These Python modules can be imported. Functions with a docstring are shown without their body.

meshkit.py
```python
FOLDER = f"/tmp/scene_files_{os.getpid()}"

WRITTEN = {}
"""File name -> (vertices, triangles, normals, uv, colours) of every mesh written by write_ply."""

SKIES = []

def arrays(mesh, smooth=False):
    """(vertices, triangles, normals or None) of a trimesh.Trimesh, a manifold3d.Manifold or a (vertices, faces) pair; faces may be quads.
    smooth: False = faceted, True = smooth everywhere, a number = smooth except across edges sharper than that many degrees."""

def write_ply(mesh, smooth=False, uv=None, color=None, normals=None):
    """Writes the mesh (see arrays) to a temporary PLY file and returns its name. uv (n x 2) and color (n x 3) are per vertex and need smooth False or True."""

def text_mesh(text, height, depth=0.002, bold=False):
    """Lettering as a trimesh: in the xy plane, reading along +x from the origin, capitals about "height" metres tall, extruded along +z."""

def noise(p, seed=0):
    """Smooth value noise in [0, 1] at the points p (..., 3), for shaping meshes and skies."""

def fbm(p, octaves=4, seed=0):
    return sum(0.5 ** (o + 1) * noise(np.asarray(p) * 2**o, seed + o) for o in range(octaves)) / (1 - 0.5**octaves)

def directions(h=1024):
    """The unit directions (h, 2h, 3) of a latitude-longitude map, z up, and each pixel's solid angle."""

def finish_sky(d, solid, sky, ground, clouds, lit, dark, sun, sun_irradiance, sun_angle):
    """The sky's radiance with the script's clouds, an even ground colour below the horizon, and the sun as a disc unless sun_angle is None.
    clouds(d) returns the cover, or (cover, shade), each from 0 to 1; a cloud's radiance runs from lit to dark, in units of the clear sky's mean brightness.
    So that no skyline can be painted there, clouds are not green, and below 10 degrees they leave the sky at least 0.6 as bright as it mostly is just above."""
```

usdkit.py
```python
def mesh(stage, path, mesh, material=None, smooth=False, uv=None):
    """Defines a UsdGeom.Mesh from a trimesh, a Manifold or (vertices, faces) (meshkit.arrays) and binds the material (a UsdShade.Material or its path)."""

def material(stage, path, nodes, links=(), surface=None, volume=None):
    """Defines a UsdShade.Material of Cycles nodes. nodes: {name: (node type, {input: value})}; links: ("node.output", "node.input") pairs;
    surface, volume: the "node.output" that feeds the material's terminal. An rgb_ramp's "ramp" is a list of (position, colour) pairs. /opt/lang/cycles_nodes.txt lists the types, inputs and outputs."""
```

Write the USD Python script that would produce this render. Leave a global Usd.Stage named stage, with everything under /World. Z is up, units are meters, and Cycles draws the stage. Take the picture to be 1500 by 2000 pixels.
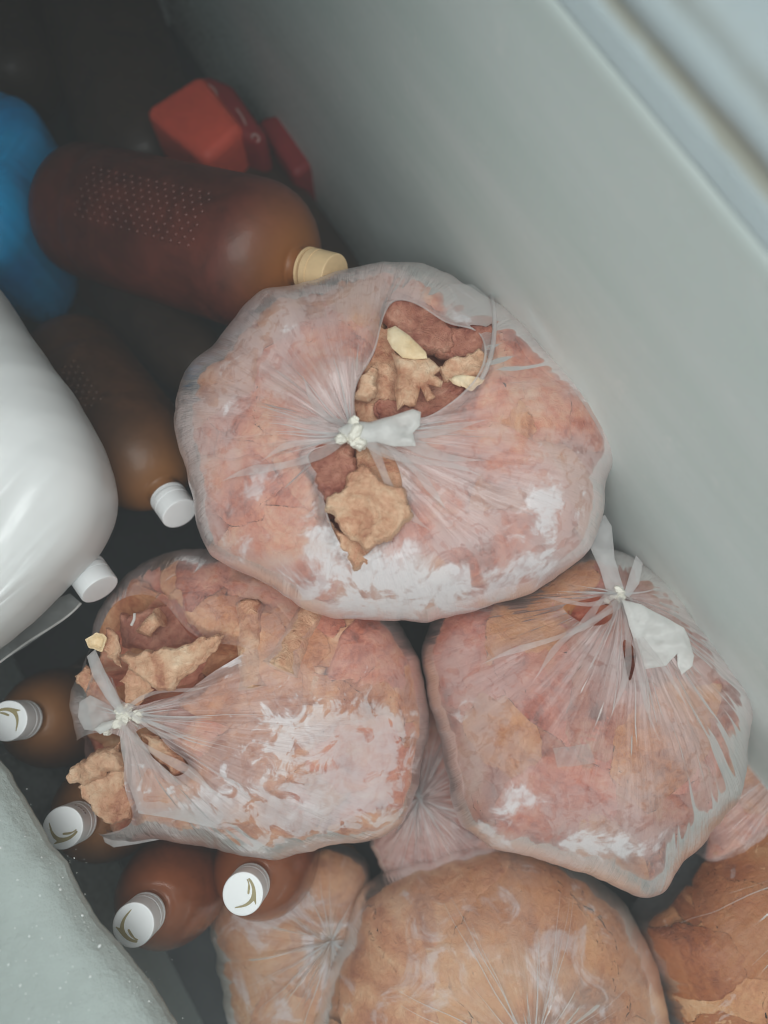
import math, numpy as np, trimesh, manifold3d as m3, shapely, usdkit, meshkit
from shapely.geometry import Polygon, Point
from scipy.interpolate import splprep, splev
from scipy.spatial import cKDTree
from pxr import Usd, UsdGeom, UsdLux, UsdShade, Gf, Sdf, Vt
T = Sdf.ValueTypeNames
stage = Usd.Stage.CreateInMemory()
UsdGeom.SetStageUpAxis(stage, UsdGeom.Tokens.z); UsdGeom.SetStageMetersPerUnit(stage, 1.0)
UsdGeom.Xform.Define(stage, '/World'); UsdGeom.Scope.Define(stage, '/World/Looks')

# ------------------------------------------------------------------ camera and light
H, TILT = 0.95, math.radians(13.0)
cam = UsdGeom.Camera.Define(stage, '/World/camera')
cam.AddTranslateOp().Set(Gf.Vec3d(0, 0, H)); cam.AddRotateXOp().Set(math.degrees(TILT))
cam.CreateFocalLengthAttr(36.0); cam.CreateHorizontalApertureAttr(36.0); cam.CreateVerticalApertureAttr(48.0)
cam.CreateClippingRangeAttr(Gf.Vec2f(0.01, 50)); cam.CreateFStopAttr(3.0); cam.CreateFocusDistanceAttr(0.605)
cam.CreateExposureAttr(0.1)

def rect(name, loc, target, w, h, inten, col):
    l = UsdLux.RectLight.Define(stage, '/World/' + name)
    l.CreateIntensityAttr(inten); l.CreateWidthAttr(w); l.CreateHeightAttr(h); l.CreateColorAttr(Gf.Vec3f(*col))
    m = Gf.Matrix4d().SetLookAt(Gf.Vec3d(*loc), Gf.Vec3d(*target), Gf.Vec3d(0.1, 1, 0)).GetInverse()
    l.AddTransformOp().Set(m)
    return l
rect('room_light', (-0.06, -0.30, 1.85), (-0.04, -0.16, 0.3), 1.3, 1.3, 5.1, (0.97, 1.0, 0.985))

# ------------------------------------------------------------------ pixel <-> world
ct, st = math.cos(TILT), math.sin(TILT)
RGT, UPV, FWD = np.array([1, 0, 0.]), np.array([0, ct, st]), np.array([0, st, -ct])
CAM = np.array([0, 0, H])
def P(px, py, z):
    px, py, z = np.broadcast_arrays(np.asarray(px, float), py, z)
    d = ((px - 750) / 1500)[..., None] * RGT + ((1000 - py) / 1500)[..., None] * UPV + FWD
    return CAM + d * ((z - H) / d[..., 2])[..., None]
def proj(p):
    q = np.asarray(p) - CAM
    w = q @ FWD
    return 750 + 1500 * (q @ RGT) / w, 1000 - 1500 * (q @ UPV) / w
U = np.array([-0.537, 0.843, 0]); U /= np.linalg.norm(U)          # along the freezer, away
N = np.array([U[1], -U[0], 0])                                     # towards the right-hand wall

# ------------------------------------------------------------------ helpers
_names = {}
def path(name, parent):
    base = (parent.GetPath().pathString if parent is not None else '/World') + '/' + name
    k = _names.get(base, -1) + 1; _names[base] = k
    return base if k == 0 else f'{base}_{k:03d}'
def tag(p, label=None, cat=None, group=None, kind=None):
    p = p.GetPrim() if hasattr(p, 'GetPrim') else p
    for k, v in (('label', label), ('category', cat), ('group', group), ('kind', kind)):
        if v: p.SetCustomDataByKey(k, v)
    return p
def obj(name, mesh, mat, parent=None, smooth=40, prim=None):
    m = usdkit.mesh(stage, path(name, parent), mesh, M[mat], smooth=smooth)
    if prim:
        api = UsdGeom.PrimvarsAPI(m)
        for k, v in prim.items():
            v = np.asarray(v, np.float32)
            if v.ndim == 1: api.CreatePrimvar(k, T.FloatArray, 'vertex').Set(Vt.FloatArray.FromNumpy(v))
            else: api.CreatePrimvar(k, T.Vector3fArray, 'vertex').Set(Vt.Vec3fArray.FromNumpy(v))
    return m.GetPrim()
def thing(name, label, cat, loc=(0, 0, 0), group=None):
    x = UsdGeom.Xform.Define(stage, path(name, None))
    return tag(x.GetPrim(), label, cat, group)
def cat(ms): return trimesh.util.concatenate(ms)
def fb(p, s, o=4, seed=0): return meshkit.fbm(np.asarray(p) * s + 31.7, o, seed) - 0.5
def spline(pts, n, closed=True, s=0):
    p = np.asarray(pts, float)
    if closed: p = np.vstack([p, p[:1]])
    k = min(3, len(p) - 1)
    tck, _ = splprep(p.T, s=s, per=closed, k=k)
    q = np.array(splev(np.linspace(0, 1, 4000), tck)).T
    L = np.r_[0, np.cumsum(np.linalg.norm(np.diff(q, axis=0), axis=1))]
    t = np.linspace(0, L[-1], n + 1)[:-1] if closed else np.linspace(0, L[-1], n)
    return np.stack([np.interp(t, L, q[:, i]) for i in range(q.shape[1])], 1)
def tube(pts, rad, seg=10, flat=1.0):
    """A capped tube along the points; rad is a number or one per point."""
    p = np.asarray(pts, float); n = len(p); rad = np.broadcast_to(rad, n)
    t = np.gradient(p, axis=0); t /= np.linalg.norm(t, axis=1, keepdims=True) + 1e-12
    ref = np.array([0, 0, 1.0]) if abs(t[:, 2]).mean() < .8 else np.array([1.0, 0, 0])
    a = np.cross(t, ref); a /= np.linalg.norm(a, axis=1, keepdims=True) + 1e-12
    b = np.cross(a, t)
    th = np.linspace(0, 2 * np.pi, seg, endpoint=False)
    v = (p[:, None] + rad[:, None, None] * (np.cos(th)[None, :, None] * a[:, None] + flat * np.sin(th)[None, :, None] * b[:, None])).reshape(-1, 3)
    i, j = np.meshgrid(np.arange(n - 1), np.arange(seg), indexing='ij'); j2 = (j + 1) % seg
    f = np.stack([i * seg + j, i * seg + j2, (i + 1) * seg + j2, (i + 1) * seg + j], -1).reshape(-1, 4)
    f = np.vstack([f[:, [0, 1, 2]], f[:, [0, 2, 3]]])
    v = np.vstack([v, p[:1], p[-1:]])
    k = np.arange(seg); k2 = (k + 1) % seg
    f = np.vstack([f, np.stack([np.full(seg, n * seg), k2, k], 1), np.stack([np.full(seg, n * seg + 1), (n - 1) * seg + k, (n - 1) * seg + k2], 1)])
    return trimesh.Trimesh(v, f, process=False)
def lathe(profile, a, b, seg=48):
    """Revolves (along, radius) pairs about the axis from a towards b (along in metres from a)."""
    a, b = np.asarray(a, float), np.asarray(b, float); d = b - a; d = d / np.linalg.norm(d)
    m = trimesh.creation.revolve(np.array([[r, h] for h, r in profile]), sections=seg)
    R = trimesh.geometry.align_vectors([0, 0, 1], d); R[:3, 3] = a
    m.apply_transform(R)
    if m.volume < 0: m.invert()
    return m
def slab(poly_px, z, thick, edge=0.006, lump=0.0, scale=40, seed=0, slope=(0, 0), res=0.003, jag=0.0, shape=None):
    """A cushion-like sheet whose plan is the polygon seen at height z; rounded edge, lumpy top."""
    xy = P(*np.asarray(poly_px, float).T, z)[:, :2]
    if jag:
        xy = np.array(Polygon(xy).segmentize(0.002).exterior.coords)[:-1]
        xy = xy + jag * (np.stack([meshkit.fbm(np.c_[xy * 150, np.full(len(xy), q)], 3, seed + q) for q in (0, 9)], 1) - .5)
    pg = Polygon(xy).buffer(0)
    if pg.geom_type != 'Polygon': pg = max(pg.geoms, key=lambda g: g.area)
    ring = np.array(shapely.geometry.polygon.orient(pg).exterior.coords)[:-1]
    man = m3.CrossSection([ring]).extrude(thick).refine_to_length(res)
    mm = man.to_mesh(); v = np.array(mm.vert_properties[:, :3], float); f = np.array(mm.tri_verts)
    d = shapely.distance(shapely.points(v[:, 0], v[:, 1]), pg.exterior)
    k = np.clip(d / edge, 0, 1); prof = np.sqrt(1 - (1 - k) ** 2)
    topw = v[:, 2] / thick
    zz = -thick * .5 + thick * (.5 + (topw - .5) * (.15 + .85 * prof))
    zz += lump * ((meshkit.fbm(np.c_[v[:, :2], v[:, 2] * .3] * scale + 7, 4, seed) - .5) - .5 * (abs(meshkit.fbm(np.c_[v[:, :2], v[:, 2] * .3] * scale * .8 + 3, 3, seed + 3) - .5) - .1)) * (.3 + .7 * k)
    c = ring.mean(0)
    zz += (v[:, 0] - c[0]) * slope[0] + (v[:, 1] - c[1]) * slope[1]
    if shape is not None: zz += shape(v[:, :2])
    return trimesh.Trimesh(np.c_[v[:, :2], z + zz], f, process=False)

# ------------------------------------------------------------------ materials
M = {}
def mat(name, nodes, links, surface, volume=None):
    M[name] = usdkit.material(stage, '/World/Looks/' + name, nodes, links, surface, volume)
def plain(name, col, rough=.5, var=.12, scale=30, bump=.0, bscale=80, spec=.5, trans=0, coat=0, sss=0, stain=None):
    c = np.array(col)
    n = {'g': ('geometry', {}), 'n': ('noise_texture', {'scale': scale, 'detail': 6, 'roughness': .65}),
         'r': ('rgb_ramp', {'ramp': [(.3, tuple(c * (1 - var))), (.7, tuple(np.minimum(c * (1 + var), .95)))]}),
         'b': ('noise_texture', {'scale': bscale, 'detail': 5, 'roughness': .7}),
         'u': ('bump', {'strength': bump, 'distance': .002}),
         'p': ('principled_bsdf', {'roughness': rough, 'specular_ior_level': spec, 'coat_weight': coat, 'coat_roughness': .12,
})}
    l = [('g.position', 'n.vector'), ('g.position', 'b.vector'), ('n.fac', 'r.fac'), ('r.color', 'p.base_color')]
    if bump: l += [('b.fac', 'u.height'), ('u.normal', 'p.normal')]
    if trans:
        n['t'] = ('translucent_bsdf', {'color': tuple(c)}); n['m'] = ('mix_closure', {'fac': trans})
        l += [('p.BSDF', 'm.closure1'), ('t.BSDF', 'm.closure2')]
        mat(name, n, l, 'm.closure')
    else: mat(name, n, l, 'p.BSDF')

def meat(name, ramp, seed=0, rough=.5, scale=21, bump=.7):
    n = {'g': ('geometry', {}), 'o': ('object_info', {}),
         'mp': ('mapping', {'location': (seed * 3.1, seed * 1.7, 0)}),
         'n': ('noise_texture', {'scale': scale, 'detail': 7, 'roughness': .62, 'distortion': .9}),
         'n2': ('noise_texture', {'scale': 120, 'detail': 5, 'roughness': .7, 'distortion': 1.6}),
         'a': ('math', {'math_type': 'multiply_add', 'value2': .13, 'value3': -.065}),
         'a2': ('math', {'math_type': 'multiply_add', 'value2': .55, 'value3': -.275}),
         's': ('math', {'math_type': 'add'}), 's2': ('math', {'math_type': 'add'}), 'gn': ('math', {'math_type': 'multiply_add', 'value2': 1.55, 'value3': -.275}),
         'r': ('rgb_ramp', {'ramp': ramp}),
         'u': ('bump', {'strength': bump, 'distance': .003}),
         'p': ('principled_bsdf', {'roughness': rough, 'specular_ior_level': .45})}
    l = [('g.position', 'mp.vector'), ('mp.vector', 'n.vector'), ('mp.vector', 'n2.vector'), ('o.random', 'a.value1'), ('n2.fac', 'a2.value1'),
         ('n.fac', 'gn.value1'), ('gn.value', 's.value1'), ('a.value', 's.value2'), ('s.value', 's2.value1'), ('a2.value', 's2.value2'), ('s2.value', 'r.fac'),
         ('r.color', 'p.base_color'), ('n2.fac', 'u.height'), ('u.normal', 'p.normal')]
    mat(name, n, l, 'p.BSDF')
PINK = [(.2, (.20, .05, .03)), (.34, (.45, .135, .085)), (.48, (.61, .235, .15)), (.6, (.67, .325, .21)), (.72, (.71, .43, .295)), (.88, (.78, .57, .42))]
TAN = [(.2, (.24, .07, .03)), (.36, (.46, .18, .075)), (.5, (.58, .275, .125)), (.64, (.64, .345, .165)), (.8, (.70, .46, .27))]
meat('meat_pink', PINK, 0); meat('meat_red', [(p, tuple(np.array(c) * (.62, .5, .5))) for p, c in PINK], 1)
meat('meat_tan', TAN, 2, scale=11)
meat('meat_orange', [(.25, (.36, .12, .06)), (.5, (.58, .27, .14)), (.7, (.68, .39, .22)), (.85, (.76, .52, .34))], 3, scale=24)
meat('meat_brown', [(p, tuple(np.array(c) * (.72, .55, .42))) for p, c in TAN], 7, scale=11)
meat('meat_dusk', [(p, tuple(np.array(c) * (.66, .6, .56))) for p, c in PINK], 8)
meat('meat_core', [(p, tuple(np.array(c) * (.86, .72, .72))) for p, c in PINK], 9)
meat('flesh_torn', [(.2, (.34, .12, .075)), (.36, (.52, .25, .15)), (.5, (.64, .37, .23)), (.64, (.71, .47, .31)), (.78, (.77, .57, .40)), (.92, (.82, .68, .54))], 11, scale=19, bump=.9, rough=.4)
meat('flesh_red', [(.2, (.14, .03, .022)), (.4, (.32, .11, .075)), (.6, (.46, .2, .135)), (.85, (.6, .36, .26))], 12, scale=19, bump=.9, rough=.4)
meat('skin_cream', [(.25, (.48, .23, .13)), (.45, (.64, .38, .23)), (.62, (.74, .5, .32)), (.82, (.8, .62, .44))], 4, scale=22)
meat('skin_pale', [(.2, (.7, .5, .28)), (.5, (.8, .63, .4)), (.8, (.86, .74, .54))], 5, scale=20, bump=.3)

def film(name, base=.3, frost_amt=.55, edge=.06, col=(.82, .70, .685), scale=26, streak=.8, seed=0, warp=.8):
    """Thin milky polythene: clear where it clings to the meat, white where it is creased, gathered or frosted inside."""
    n = {'g': ('geometry', {}), 'fr': ('attribute', {'attribute': 'frost'}), 'bu': ('attribute', {'attribute': 'bunch'}), 'po': ('attribute', {'attribute': 'polar'}),
         'mp': ('mapping', {'location': (seed * 2.3, seed * 5.1, seed * .7)}),
         'n': ('noise_texture', {'scale': scale, 'detail': 6, 'roughness': .6, 'distortion': warp}),
         'nv': ('noise_texture', {'scale': 11, 'detail': 3, 'roughness': .55, 'distortion': .5}), 'cl': ('map_range', {'range_type': 'smoothstep', 'from_min': .40, 'from_max': .46, 'to_min': .55, 'to_max': 1}), 'wc': ('math', {'math_type': 'multiply'}),
         'sp': ('noise_texture', {'scale': 85, 'detail': 3, 'roughness': .6, 'distortion': 1.0}), 'spm': ('map_range', {'range_type': 'smoothstep', 'from_min': .40, 'from_max': .47, 'to_min': .75, 'to_max': 1.1}), 'ws': ('math', {'math_type': 'multiply'}),
         'fine': ('noise_texture', {'scale': 210, 'detail': 2, 'roughness': .7}),
         'f1': ('math', {'math_type': 'multiply_add', 'value2': .34, 'value3': 0}),
         'f2': ('math', {'math_type': 'add'}),
         'fm': ('map_range', {'range_type': 'smoothstep', 'from_min': .62, 'from_max': .62 + edge, 'to_min': 0, 'to_max': 1}),
         'wet': ('map_range', {'range_type': 'smoothstep', 'from_min': .36, 'from_max': .62, 'to_min': .45, 'to_max': 1.6}),
         'fv': ('math', {'math_type': 'multiply_add', 'value2': 1.3, 'value3': .3}),
         'fa': ('math', {'math_type': 'multiply', 'value2': frost_amt}), 'fb': ('math', {'math_type': 'multiply'}),
         'sn': ('noise_texture', {'scale': 1, 'detail': 4, 'roughness': .75, 'distortion': 0}),
         'sr': ('map_range', {'range_type': 'smoothstep', 'from_min': .44, 'from_max': .70, 'to_min': 0, 'to_max': 1}),
         'sb': ('math', {'math_type': 'multiply'}), 'sc': ('math', {'math_type': 'multiply', 'value2': streak}),
         'bb': ('math', {'math_type': 'multiply', 'value2': .45}),
         'lw': ('layer_weight', {'blend': .35}), 'lp': ('math', {'math_type': 'power', 'value2': 2.2}), 'lm': ('math', {'math_type': 'multiply', 'value2': .12}),
         'o0': ('math', {'math_type': 'multiply', 'value1': base}),
         'o1': ('math', {'math_type': 'add'}), 'o2': ('math', {'math_type': 'add'}), 'o3': ('math', {'math_type': 'add'}),
         'o4': ('math', {'math_type': 'add'}), 'oc': ('map_range', {'from_min': 0, 'from_max': 1.25, 'to_min': 0, 'to_max': .97, 'clamp': True}),
         'o5': ('math', {'math_type': 'multiply_add', 'value2': .2}),
         'u': ('bump', {'strength': .6, 'distance': .004}), 'u2': ('bump', {'strength': .25, 'distance': .002}),
         'mc': ('mix', {'color1': col, 'color2': (.87, .85, .87)}),  # tint of the meat behind, put into the film colour for scattered light
         'p': ('principled_bsdf', {'roughness': .3, 'specular_ior_level': .5}),
         'tl': ('translucent_bsdf', {}), 'mm': ('mix_closure', {'fac': .3}),
         'tr': ('transparent_bsdf', {'color': (1, .97, .96)}), 'gl': ('glossy_bsdf', {'color': (1, 1, 1), 'roughness': .3}),
         'fz': ('fresnel', {'IOR': 1.18}), 'tg': ('mix_closure', {}),
         'x': ('mix_closure', {})}
    l = [('g.position', 'mp.vector'), ('mp.vector', 'n.vector'), ('mp.vector', 'fine.vector'), ('po.vector', 'sn.vector'),
         ('fr.fac', 'f1.value1'), ('n.fac', 'f2.value1'), ('f1.value', 'f2.value2'), ('f2.value', 'fm.value'), ('mp.vector', 'nv.vector'), ('nv.fac', 'wet.value'), ('n.fac', 'cl.value'), ('wet.result', 'wc.value1'), ('cl.result', 'wc.value2'),
         ('sp.fac', 'fv.value1'), ('fm.result', 'fa.value1'), ('fa.value', 'fb.value1'), ('fv.value', 'fb.value2'),
         ('sn.fac', 'sr.value'), ('sr.result', 'sb.value1'), ('bu.fac', 'sb.value2'), ('sb.value', 'sc.value1'), ('bu.fac', 'bb.value1'),
         ('lw.facing', 'lp.value1'), ('lp.value', 'lm.value1'), ('mp.vector', 'sp.vector'), ('sp.fac', 'spm.value'), ('wc.value', 'ws.value1'), ('spm.result', 'ws.value2'), ('ws.value', 'o0.value2'),
         ('o0.value', 'o1.value1'), ('fb.value', 'o1.value2'), ('o1.value', 'o2.value1'), ('sc.value', 'o2.value2'), ('o2.value', 'o3.value1'), ('lm.value', 'o3.value2'),
         ('o3.value', 'o4.value1'), ('bb.value', 'o4.value2'), ('fr.fac', 'o5.value1'), ('o4.value', 'o5.value3'), ('o5.value', 'oc.value'),
         ('sn.fac', 'u.height'), ('fine.fac', 'u2.height'), ('u.normal', 'u2.normal'), ('u2.normal', 'p.normal'), ('u2.normal', 'gl.normal'),
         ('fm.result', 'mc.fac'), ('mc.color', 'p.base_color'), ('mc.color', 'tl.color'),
         ('p.BSDF', 'mm.closure1'), ('tl.BSDF', 'mm.closure2'), ('fz.fac', 'tg.fac'), ('tr.BSDF', 'tg.closure1'), ('gl.BSDF', 'tg.closure2'),
         ('oc.result', 'x.fac'), ('tg.closure', 'x.closure1'), ('mm.closure', 'x.closure2')]
    mat(name, n, l, 'x.closure')
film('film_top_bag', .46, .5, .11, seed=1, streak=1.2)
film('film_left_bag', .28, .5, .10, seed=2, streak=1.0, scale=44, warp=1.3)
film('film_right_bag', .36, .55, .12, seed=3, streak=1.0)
film('film_tan_bag', .18, .36, .12, (.78, .68, .6), 22, .6, 4, 1.2)
film('film_brown_bag', .07, .3, .04, (.7, .52, .42), 22, .4, 9, 1.2)
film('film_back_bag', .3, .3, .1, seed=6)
def clear(name, op, col, rough=.4):
    n = {'g': ('geometry', {}), 'n': ('noise_texture', {'scale': 60, 'detail': 5, 'roughness': .7}),
         'r': ('map_range', {'from_min': .3, 'from_max': .7, 'to_min': op * .7, 'to_max': min(op * 1.3, .97)}),
         'p': ('principled_bsdf', {'base_color': col, 'roughness': rough}), 'tl': ('translucent_bsdf', {'color': col}), 'm': ('mix_closure', {'fac': .35}),
         't': ('transparent_bsdf', {'color': (.97, .97, .97)}), 'x': ('mix_closure', {})}
    mat(name, n, [('g.position', 'n.vector'), ('n.fac', 'r.value'), ('r.result', 'x.fac'), ('p.BSDF', 'm.closure1'), ('tl.BSDF', 'm.closure2'),
                  ('t.BSDF', 'x.closure1'), ('m.closure', 'x.closure2')], 'x.closure')
clear('fold_film', .2, (.84, .80, .79)); clear('flap_thin', .38, (.8, .8, .8)); clear('flap_thick', .74, (.86, .86, .84)); clear('flap_clear', .16, (.7, .73, .72), .3)
plain('knot_white', (.86, .83, .74), .55, .08, 80, .4, 200, trans=.15)
plain('white_bag', (.88, .895, .895), .34, .015, 5, .02, 40, trans=.12)
plain('cap_white', (.84, .86, .87), .38, .02, 40, .05, 300)
plain('cap_cream', (.76, .55, .31), .5, .1, 60, .1, 300)
plain('gold_print', (.30, .25, .12), .45, .15, 300)
plain('grey_print', (.42, .37, .38), .5, .2, 400)
def broth(name, col, thin, rough=.5, coat=.12, bump=.3):
    c = np.array(col)
    mat(name, {'g': ('geometry', {}), 'a': ('attribute', {'attribute': 'thin'}), 'n': ('noise_texture', {'scale': 26, 'detail': 5, 'roughness': .65, 'distortion': .6}),
               'r': ('rgb_ramp', {'ramp': [(.3, tuple(c * .55)), (.7, tuple(c * 1.45))]}), 'm': ('mix', {'color2': thin}),
               'b': ('noise_texture', {'scale': 60, 'detail': 4, 'roughness': .7}), 'u': ('bump', {'strength': bump, 'distance': .002}),
               'p': ('principled_bsdf', {'roughness': rough, 'specular_ior_level': .4, 'coat_weight': coat, 'coat_roughness': .15})},
        [('g.position', 'n.vector'), ('g.position', 'b.vector'), ('n.fac', 'r.fac'), ('r.color', 'm.color1'), ('a.fac', 'm.fac'), ('m.color', 'p.base_color'), ('b.fac', 'u.height'), ('u.normal', 'p.normal')], 'p.BSDF')
broth('broth_maroon', (.10, .022, .014), (.26, .09, .02))
broth('broth_amber', (.07, .028, .012), (.24, .10, .03))
broth('broth_orange', (.20, .055, .022), (.26, .08, .03), .26, .6, .25)
broth('broth_dark', (.055, .032, .02), (.06, .04, .02))
broth('broth_pale', (.20, .20, .19), (.25, .25, .24))
plain('blue_plastic', (.001, .42, 1.0), .25, .2, 12, .3, 40)
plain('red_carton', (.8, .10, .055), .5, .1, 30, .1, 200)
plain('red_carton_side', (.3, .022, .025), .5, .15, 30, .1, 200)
plain('print_white', (.6, .4, .36), .5, .2, 200)
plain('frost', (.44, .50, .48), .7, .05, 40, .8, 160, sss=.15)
plain('ice_crystal', (.9, .93, .93), .12, .03, 60, 0, 60, spec=.8)
plain('freezer_floor', (.05, .06, .065), .5, .3, 12, .3, 60)  # pale floor coloured dark, standing in for occlusion shade under the contents
# frosty liner plastic: pale blue-green grey with rime speckle
mat('liner', {'g': ('geometry', {}), 'mz': ('mapping', {'scale': (.5, .5, 4)}), 'n': ('noise_texture', {'scale': 5, 'detail': 5, 'roughness': .6}), 'f': ('noise_texture', {'scale': 190, 'detail': 4, 'roughness': .8}),
              's': ('noise_texture', {'scale': 40, 'detail': 6, 'roughness': .75}), 'sm': ('map_range', {'range_type': 'smoothstep', 'from_min': .56, 'from_max': .8, 'to_min': 0, 'to_max': .7}),
              'r': ('rgb_ramp', {'ramp': [(.25, (.63, .745, .72)), (.75, (.74, .815, .81))]}), 'm': ('mix', {'color2': (.82, .86, .85)}),
              'u': ('bump', {'strength': .25, 'distance': .001}), 'p': ('principled_bsdf', {'roughness': .5, 'specular_ior_level': .4})},
    [('g.position', 'mz.vector'), ('mz.vector', 'n.vector'), ('g.position', 'f.vector'), ('g.position', 's.vector'), ('n.fac', 'r.fac'), ('r.color', 'm.color1'), ('s.fac', 'sm.value'), ('sm.result', 'm.fac'),
     ('m.color', 'p.base_color'), ('f.fac', 'u.height'), ('u.normal', 'p.normal')], 'p.BSDF')
# the rim: bluish plastic with a brown grime line kept in its recess (along_rim = metres across the rim)
mat('rim', {'g': ('geometry', {}), 'c': ('attribute', {'attribute': 'grime'}), 'n': ('noise_texture', {'scale': 14, 'detail': 5, 'roughness': .65, 'distortion': .4}),
            'm': ('math', {'math_type': 'multiply'}), 'q': ('map_range', {'from_min': .12, 'from_max': .5, 'to_min': 0, 'to_max': .85, 'clamp': True}),
            'x': ('mix', {'color1': (.50, .59, .62), 'color2': (.36, .35, .28)}), 'p': ('principled_bsdf', {'roughness': .4})},
    [('g.position', 'n.vector'), ('c.fac', 'm.value1'), ('n.fac', 'm.value2'), ('m.value', 'q.value'), ('q.result', 'x.fac'), ('x.color', 'p.base_color')], 'p.BSDF')

# ------------------------------------------------------------------ the freezer
dW = N @ P(1192, 900, .36) + .002                                  # right-hand wall plane
dL = N @ P(140, 1800, .36) - .09                                   # near wall plane
uF = U @ P(60, 10, .12)                                            # far end wall
uB = -.62
zG = None
for z in np.linspace(.4, .8, 400):                                 # height of the groove on the wall
    if zG is None and N @ P(1285, 245, z) <= dW: zG = z
RIM = zG + .17; SHADE_LID_U = .31;  # second value: where the added shading lid begins along the freezer
def sheet(prof, u0, u1, nu=2):
    """Extrudes (offset along N, z) pairs along the freezer from u0 to u1."""
    us = np.linspace(u0, u1, nu); pr = np.asarray(prof)
    v = np.array([[*(N * o + U * u)[:2], z] for u in us for o, z in pr]); k = len(pr)
    f = [[i * k + j, (i + 1) * k + j, (i + 1) * k + j + 1, i * k + j + 1] for i in range(nu - 1) for j in range(k - 1)]
    return (v, np.array(f))
fz = thing('chest_freezer', 'pale blue-grey chest freezer interior, frosted wall and stained rim along the right', 'freezer')
obj('floor', sheet([(dL, 0), (dW, 0)], uB, uF), 'freezer_floor', fz, False)
# right-hand wall with a faint swell, then groove and rim steps
pr = [(dW, 0.0)] + [(dW, z) for z in np.linspace(.02, zG - .012, 24)] + [(dW - .0006, zG - .004), (dW + .001, zG)]
obj('wall', sheet(pr, uB, uF, 60), 'liner', fz, 60)
rp = [(dW + .0016, zG + .0004), (dW + .0006, zG + .0016), (dW + .0025, zG + .005), (dW + .004, zG + .012), (dW + .0062, zG + .0165), (dW + .0105, zG + .0195), (dW + .0115, zG + .0235), (dW + .009, zG + .027),
      (dW + .0085, zG + .034), (dW + .0125, zG + .039), (dW + .0165, zG + .046), (dW + .017, zG + .055), (dW + .020, zG + .07), (dW + .04, zG + .16), (dW + .09, zG + .175)]
rp = [(dW + (o - dW) * (.62 if z < zG + .06 else 1), z) for o, z in rp]
rv, rf = sheet(rp, uB, uF, 160)
rv = np.array(rv); rv[:, :2] += N[:2] * (.0012 * (meshkit.fbm(rv * [60, 60, 20], 3, 4) - .5))[:, None]
gr = np.tile(np.array([.5, 0, 0, .05, .5, 1.1, 1, .35, .05, .3, .55, .3, .2, .1, 0]), 160)
m = usdkit.mesh(stage, path('rim', fz), trimesh.Trimesh(rv, np.vstack([rf[:, [0, 1, 2]], rf[:, [0, 2, 3]]]), process=False), M['rim'], smooth=True)
UsdGeom.PrimvarsAPI(m).CreatePrimvar('grime', T.FloatArray, 'vertex').Set(Vt.FloatArray.FromNumpy(gr.astype(np.float32)))
obj('wall', sheet([(dL, RIM), (dL, 0)], uB, uF), 'liner', fz, False)
for uu, s in ((uF, 1), (uB, -1)):
    v = np.array([N * dL + U * uu, N * (dW + .09) + U * uu, N * (dW + .09) + U * uu + [0, 0, RIM], N * dL + U * uu + [0, 0, RIM]])
    obj('wall', (v, np.array([[0, 1, 2, 3][::s]])), 'liner', fz, False)

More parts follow.
